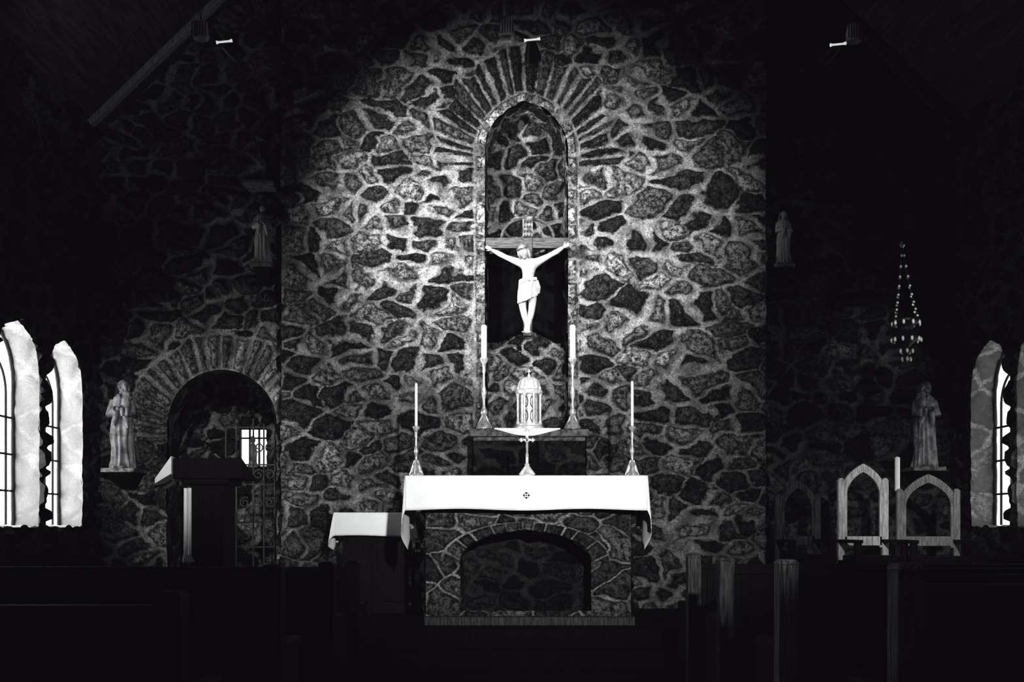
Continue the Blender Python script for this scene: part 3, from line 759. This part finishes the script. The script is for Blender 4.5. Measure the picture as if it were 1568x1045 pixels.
for a0 in (-.36, .36):   # door panels
    for k in range(2):
        zc = tz + .11 + .12 * k
        pts = [(tx + .084 * math.sin(a0 + .24 * math.cos(q)), ty - .084 * math.cos(a0 + .24 * math.cos(q)), zc + .045 * math.sin(q)) for q in [2 * math.pi * i / 24 for i in range(24)]]
        b.tube(pts, .004, M_INK, 6, closed=True)
b.box(tx - .002, tx + .002, ty - .088, ty - .08, tz + .05, tz + .295, M_INK)
b.obj('tabernacle')

# ---------------------------------------------------------------- lectern
LY = 7.95
b = MB(); lx = -1.97
b.box(-2.30, -1.98, LY, LY + .42, Z_SAN, Z_SAN + .05, M_WOODD)
b.box(-2.26, -2.02, LY + .04, LY + .38, Z_SAN + .05, 1.42, M_WOODD)
for i in range(3): b.box(-2.25 + .08 * i, -2.19 + .08 * i, LY + .025, LY + .045, .55, 1.34, M_WOODD)
b.box(-2.30, -1.98, LY, LY + .42, 1.40, 1.44, M_WOODD)
b.prism([(-2.36, LY - .02, 1.44), (-1.88, LY - .02, 1.44), (-1.88, LY + .44, 1.44), (-2.36, LY + .44, 1.44)], [(-2.36, LY - .02, 1.585), (-1.88, LY - .02, 1.585), (-1.88, LY + .44, 1.46), (-2.36, LY + .44, 1.46)], M_WOODD)
b.obj('lectern', bevel=.006)
b = MB()   # open book, its page block overhanging the left of the desk
b.prism([(-2.49, LY + .0, 1.405), (-2.375, LY + .0, 1.475), (-2.375, LY + .3, 1.45), (-2.49, LY + .3, 1.38)], [(-2.49, LY + .0, 1.44), (-2.375, LY + .0, 1.60), (-2.375, LY + .3, 1.575), (-2.49, LY + .3, 1.42)], M_PAPER)
b.tube([(-2.375, LY + .01, 1.43), (-2.42, LY + .02, 1.40), (-2.50, LY + .02, 1.385)], .008, M_WOODD, 6)
b.obj('lectionary_book', bevel=.003)
b = MB()
b.grid(lambda u, v: (-2.285 + .055 * u, LY - .008 + .012 * math.sin(u * 6), 1.375 - .48 * v), 8, 20, M_LINEN)
for k in range(7): b.tube([(-2.285 + .009 * k, LY - .01, .895), (-2.287 + .013 * k, LY - .014, .86)], .003, M_LINEN, 5)
b.obj('lectern_stole', solid=.003)
# iron gate in the archway
b = MB(); gy = 10.2
gx = lambda u: mx(u, gy); gz = lambda v: mz(v, gy)
for u in (346, 362, 388, 404, 421): b.tube([(gx(u), gy, Z_SAN), (gx(u), gy, gz(640 + abs(u - 385) * .5))], .008, M_WOODE, 8)
for v in (655, 712, 742, 800, 838): b.tube([(gx(346), gy, gz(v)), (gx(421), gy, gz(v))], .007, M_WOODE, 8)
def scroll(cu, cv, r, sg, ph=0):
    b.tube([(gx(cu) + sg * r * (1 - t * .8) * math.cos(ph + t * 9), gy, gz(cv) + r * (1 - t * .8) * math.sin(ph + t * 9)) for t in [i / 30 for i in range(31)]], .006, M_WOODE, 6)
for cu, cv, sg, ph in ((396, 727, 1, 0), (413, 727, -1, 0), (396, 770, 1, 2), (413, 770, -1, 2), (396, 685, 1, 3), (413, 685, -1, 3), (375, 770, 1, 1), (375, 820, -1, 1), (413, 818, 1, 0)): scroll(cu, cv, .050, sg, ph)
b.obj('iron_gate')

# ---------------------------------------------------------------- gothic chairs
def chair(name, x0, x1, y, za, mat, rot=0):
    b = MB(); w = x1 - x0; c = (x0 + x1) / 2; p = .05
    zsp = za - .25
    for xx in (x0, x1 - p):
        b.box(xx, xx + p, y, y + p, Z_SAN, za - .14, mat)
        b.prism([(xx - .004, y - .004, za - .14), (xx + p + .004, y - .004, za - .14), (xx + p + .004, y + p + .004, za - .14), (xx - .004, y + p + .004, za - .14)], [(xx + .012, y + .012, za - .115), (xx + p - .012, y + .012, za - .115), (xx + p - .012, y + p - .012, za - .115), (xx + .012, y + p - .012, za - .115)], mat)
        b.box(xx, xx + p, y - .45, y - .45 + p, Z_SAN, .98, M_WOODD)
        b.box(xx - .004, xx + p + .004, y - .47, y + .01, .98, 1.005, M_WOODD)
        b.box(xx + .01, xx + p - .01, y - .44, y, .52, .56, M_WOODD)
    b.box(x0, x1, y - .46, y + .02, .80, .84, M_WOODD); b.box(x0 + .03, x1 - .03, y - .44, y - .01, .84, .88, M_WOODD)
    hw = w / 2 - p * .6; n = 16
    def arc(r0, rise):   # pointed arch, two flattened arcs
        R = r0 * 2.1; cc = R - r0; a1 = math.acos(cc / R); k = rise / (R * math.sin(a1))
        return [(-cc + R * math.cos(a1 * i / n), zsp + k * R * math.sin(a1 * i / n)) for i in range(n + 1)]
    outer = arc(hw + .012, za - zsp); inner = arc(hw - .042, za - zsp - .07)
    for sg in (-1, 1):
        for i in range(n):
            q = [outer[i], outer[i + 1], inner[i + 1], inner[i]]
            b.prism([(c + sg * a, y + .004, z) for a, z in q], [(c + sg * a, y + .036, z) for a, z in q], mat)
        b.box(*(sorted((c + sg * (hw - .042), c + sg * (hw + .012)))), y + .004, y + .036, .94, zsp, mat)
    b.box(x0 + p, x1 - p, y + .004, y + .036, .955, 1.03, mat)
    if rot:
        T = Matrix.Translation((c, y, 0)); b.xform(T @ Matrix.Rotation(rot, 4, 'Z') @ T.inverted())
    b.obj(name, bevel=.004)
chair('gothic_sanctuary_chair', mx(1284, 9.1), mx(1361, 9.1), 9.1, mz(710, 9.1), M_WOODL)
chair('gothic_sanctuary_chair', mx(1375, 8.9), mx(1469, 8.9), 8.9, mz(726, 8.9), M_TRIM, math.radians(-6))
chair('gothic_sanctuary_chair', mx(1188, 9.3), mx(1257, 9.3), 9.3, mz(735, 9.3), M_WOODE)
# floor candle stand between the chairs
b = MB(); x = mx(1374, 9.35); y = 9.35
b.lathe(x, y, [(.11, Z_SAN), (.11, Z_SAN + .02), (.03, Z_SAN + .06), (.015, Z_SAN + .1), (.015, .9), (.03, .93), (.015, .96), (.015, 1.36), (.045, 1.38), (.045, 1.39), (.022, 1.40)], M_IRON, 24)
b.lathe(x, y, [(.021, 1.39), (.021, mz(701, 9.35)), (.0, mz(699, 9.35))], M_WAX, 18)
b.obj('floor_candle_stand')

# ---------------------------------------------------------------- pews
def pew(x0, x1, y, h, endmat, hp=None):
    root = empty('pew'); hp = hp or h - .04
    b = MB()
    b.box(x0 + .02, x1 - .02, y + .02, y + .05, .12, hp - .03, M_WOODD)      # back panel
    b.box(x0, x1, y, y + .07, hp - .03, hp, M_WOODD)                        # top rail
    b.box(x0, x1, y + .05, y + .47, .42, .46, M_WOODD)                      # seat
    b.box(x0 + .1, x1 - .1, y - .12, y + .02, .58, .60, M_WOODD); b.box(x0 + .1, x1 - .1, y - .13, y - .11, .58, .68, M_WOODD)  # book rack
    for i in range(6):
        xx = x0 + .1 + i * (x1 - x0 - .2) / 5; b.box(xx - .02, xx + .02, y + .01, y + .03, .12, hp - .03, M_WOODD)
    b.obj('bench', False, bevel=.004, parent=root)
    b = MB()
    for xx in (x0, x1):
        em = endmat if abs(xx) < 3 else M_WOODD
        b.box(xx - .04, xx + .04, y - .01, y + .09, 0, h, em)
        b.box(xx - .03, xx + .03, y + .09, y + .50, 0, .62, M_WOODD)
        b.prism([(xx - .046, y - .016, h), (xx + .046, y - .016, h), (xx + .046, y + .096, h), (xx - .046, y + .096, h)], [(xx - .03, y, h + .02), (xx + .03, y, h + .02), (xx + .03, y + .08, h + .02), (xx - .03, y + .08, h + .02)], em)
    b.obj('pew_ends', False, bevel=.006, parent=root)
for y, h, m in ((3.2, .98, M_PEW), (4.62, .95, M_PEW), (5.95, .925, M_PEW2), (7.0, .915, M_PEW2)): pew(1.12, 3.72, y, h, m)
for y, h, hp in ((3.2, .90, .88), (4.6, .93, .94), (5.95, .90, .88), (6.9, .88, .86)): pew(-3.47, -.97, y, h, M_WOODD, hp)

# ---------------------------------------------------------------- hanging fittings
def spot_fix(name, x, y, z, dx, lampdir):
    root = empty(name); b = MB(); zc = roof(x) - .02
    b.tube([(x - .0, y, z + .05), (x - .22, y, roof(x - .22) - .01)], .003, M_WOODE, 6)
    b.tube([(x + .0, y, z + .05), (x + .10, y, roof(x + .10) - .01)], .003, M_WOODE, 6)
    b.lathe(x, y, [(.02, z + .06), (.035, z + .05), (.042, z + .02), (.05, z - .03), (.044, z - .05), (.036, z - .03), (.02, z)], M_WHITE, 20)
    for k in range(6): b.box(x - .045 + .016 * k, x - .040 + .016 * k, y - .052, y - .04, z - .04, z + .045, M_WOODE)
    b.tube([(x, y, z), (x + dx * .5, y, z - .03), (x + dx, y, z - .085)], .010, M_IRON, 8)
    d = Vector(lampdir).normalized(); p = Vector((x + dx, y, z - .09))
    b.tube([p - d * .03, p + d * .02, p + d * .07, p + d * .11], [.02, .035, .045, .05], M_IRON, 18)
    b.tube([p + Vector((-.045, -.05, .0)), p + Vector((-.03, -.05, .002)), p + Vector((.03, -.05, .008)), p + Vector((.05, -.05, .012))], [.011, .006, .006, .010], M_GLOW, 8)
    b.obj('fitting', parent=root)
def aim(o, tgt):
    d = Vector(tgt) - o.location; o.rotation_euler = d.to_track_quat('-Z', 'Y').to_euler()
def spot(name, loc, tgt, power, size, blend=1.0, rad=.05, col=(1, 1, 1)):
    l = bpy.data.lights.new(name, 'SPOT'); l.energy = power; l.spot_size = math.radians(size); l.spot_blend = blend; l.shadow_soft_size = rad; l.color = col
    o = bpy.data.objects.new(name, l); bpy.context.collection.objects.link(o); o.location = loc; aim(o, tgt); return o
FY = 6.9
fl = (mx(308, FY), FY, mz(48, FY)); fc = (mx(776, FY), FY, mz(45, FY)); fr = (mx(1307, FY), FY, mz(52, FY))
spot_fix('hanging_spotlight', *fl, .15, (.5, 1, -.1)); spot_fix('hanging_spotlight', *fc, .15, (.1, 1, -.4)); spot_fix('hanging_spotlight', *fr, -.11, (-.5, 1, -.2))
# sanctuary lamp on chains
b = MB(); y = 8.6; x = mx(1388, y); za = mz(374, y); zc = mz(492, y)
b.tube([(x - .03, y, za), (x - .03, y, roof(x - .03) - .01)], .003, M_IRON, 6)
b.lathe(x - .03, y, [(.0, za + .03), (.018, za + .01), (.022, za - .01), (.008, za - .03)], M_SILVER, 14)
for k in range(4):
    a = 2 * math.pi * k / 4 + .5; p1 = Vector((x + .115 * math.cos(a), y + .115 * math.sin(a), zc)); p0 = Vector((x - .03, y, za))
    n = 34
    for i in range(n):
        t = i / n; p = p0.lerp(p1, t); p.z -= .05 * math.sin(math.pi * t)
        b.ball(p, (.0045, .0045, .008) if i % 4 else (.010, .010, .010), M_SILV2 if i % 4 == 0 else M_IRON, 8, 6)
b.lathe(x, y, [(.08, zc), (.098, zc + .01), (.098, zc - .008), (.07, zc - .03), (.045, zc - .045), (.04, zc - .07), (.08, zc - .10), (.105, zc - .125), (.08, zc - .15), (.04, zc - .175), (.025, zc - .20), (.038, zc - .22), (.025, zc - .245), (.012, zc - .26), (.02, zc - .28), (.012, zc - .305), (0, zc - .33)], M_IRON, 32)
for tier, (r, dz, m) in enumerate(((.10, 0, 9), (.105, -.125, 10), (.045, -.21, 5), (.03, -.27, 4))):
    for k in range(m):
        a = 2 * math.pi * k / m + tier; b.ball((x + r * math.cos(a), y + r * math.sin(a), zc + dz - .018), (.011, .011, .020), M_SILV2, 8, 6)
b.obj('hanging_sanctuary_lamp')

# ---------------------------------------------------------------- lights
spot('spotlight_left', (fl[0] + .15, FY + .15, fl[2] - .09), (-.30, 9.9, 3.82), 1350, 62)
spot('spotlight_right', (fr[0] - .11, FY + .15, fr[2] - .09), (.72, 9.9, 3.70), 640, 64)
spot('altar_front_fill', (1.3, -1.6, 2.9), (.1, 9.4, 1.90), 5000, 28, 1.0, .10)  # unseen fill added behind the camera for the altar front
spot('lectern_fill', (-.2, -1.6, 3.0), (-2.5, 9.6, 1.9), 3300, 14, 1.0, .08)  # unseen fill added to brighten the lectern and left arch
spot('chair_fill', (1.2, -1.6, 3.0), (3.15, 9.0, 1.35), 2400, 11, 1.0, .08)  # unseen fill added to brighten the chairs
spot('sanctuary_lamp_fill', (2.2, 2.0, 3.4), (2.97, 8.6, 2.75), 1100, 8, 1.0, .05)  # unseen fill added to make the hanging lamp sparkle
spot('cornice_fill', (fl[0] - .05, FY + .1, fl[2] + .02), (-3.3, 9.2, 5.15), 38, 62, 1.0, .05)  # fill added at the left fitting to lift cornice and planks
l = bpy.data.lights.new('nave_ambient', 'AREA'); l.energy = 8; l.size = 3.0; l.color = (.86, .78, 1.0)
o = bpy.data.objects.new('nave_ambient_light', l); bpy.context.collection.objects.link(o); o.location = (.1, 2.5, 5.8); aim(o, (.1, 9, 1.5))
l = bpy.data.lights.new('sacristy_fill', 'POINT'); l.energy = 3; l.shadow_soft_size = .1  # unseen fill added to light the chamber stones dimly
o = bpy.data.objects.new('sacristy_fill', l); bpy.context.collection.objects.link(o); o.location = (-2.0, 11.2, 2.3)

w = bpy.data.worlds.new('night'); scene.world = w; w.use_nodes = True
w.node_tree.nodes['Background'].inputs[0].default_value = (.004, .003, .005, 1)

# ---------------------------------------------------------------- camera
cam = bpy.data.cameras.new('camera'); co = bpy.data.objects.new('camera', cam); bpy.context.collection.objects.link(co)
co.location = (0, 0, EYE); co.rotation_euler = (math.radians(90), 0, 0)
cam.sensor_width = 36; cam.lens = FL / 1568 * 36; cam.shift_y = (808 - 522.5) / 1568; cam.clip_end = 60
scene.camera = co
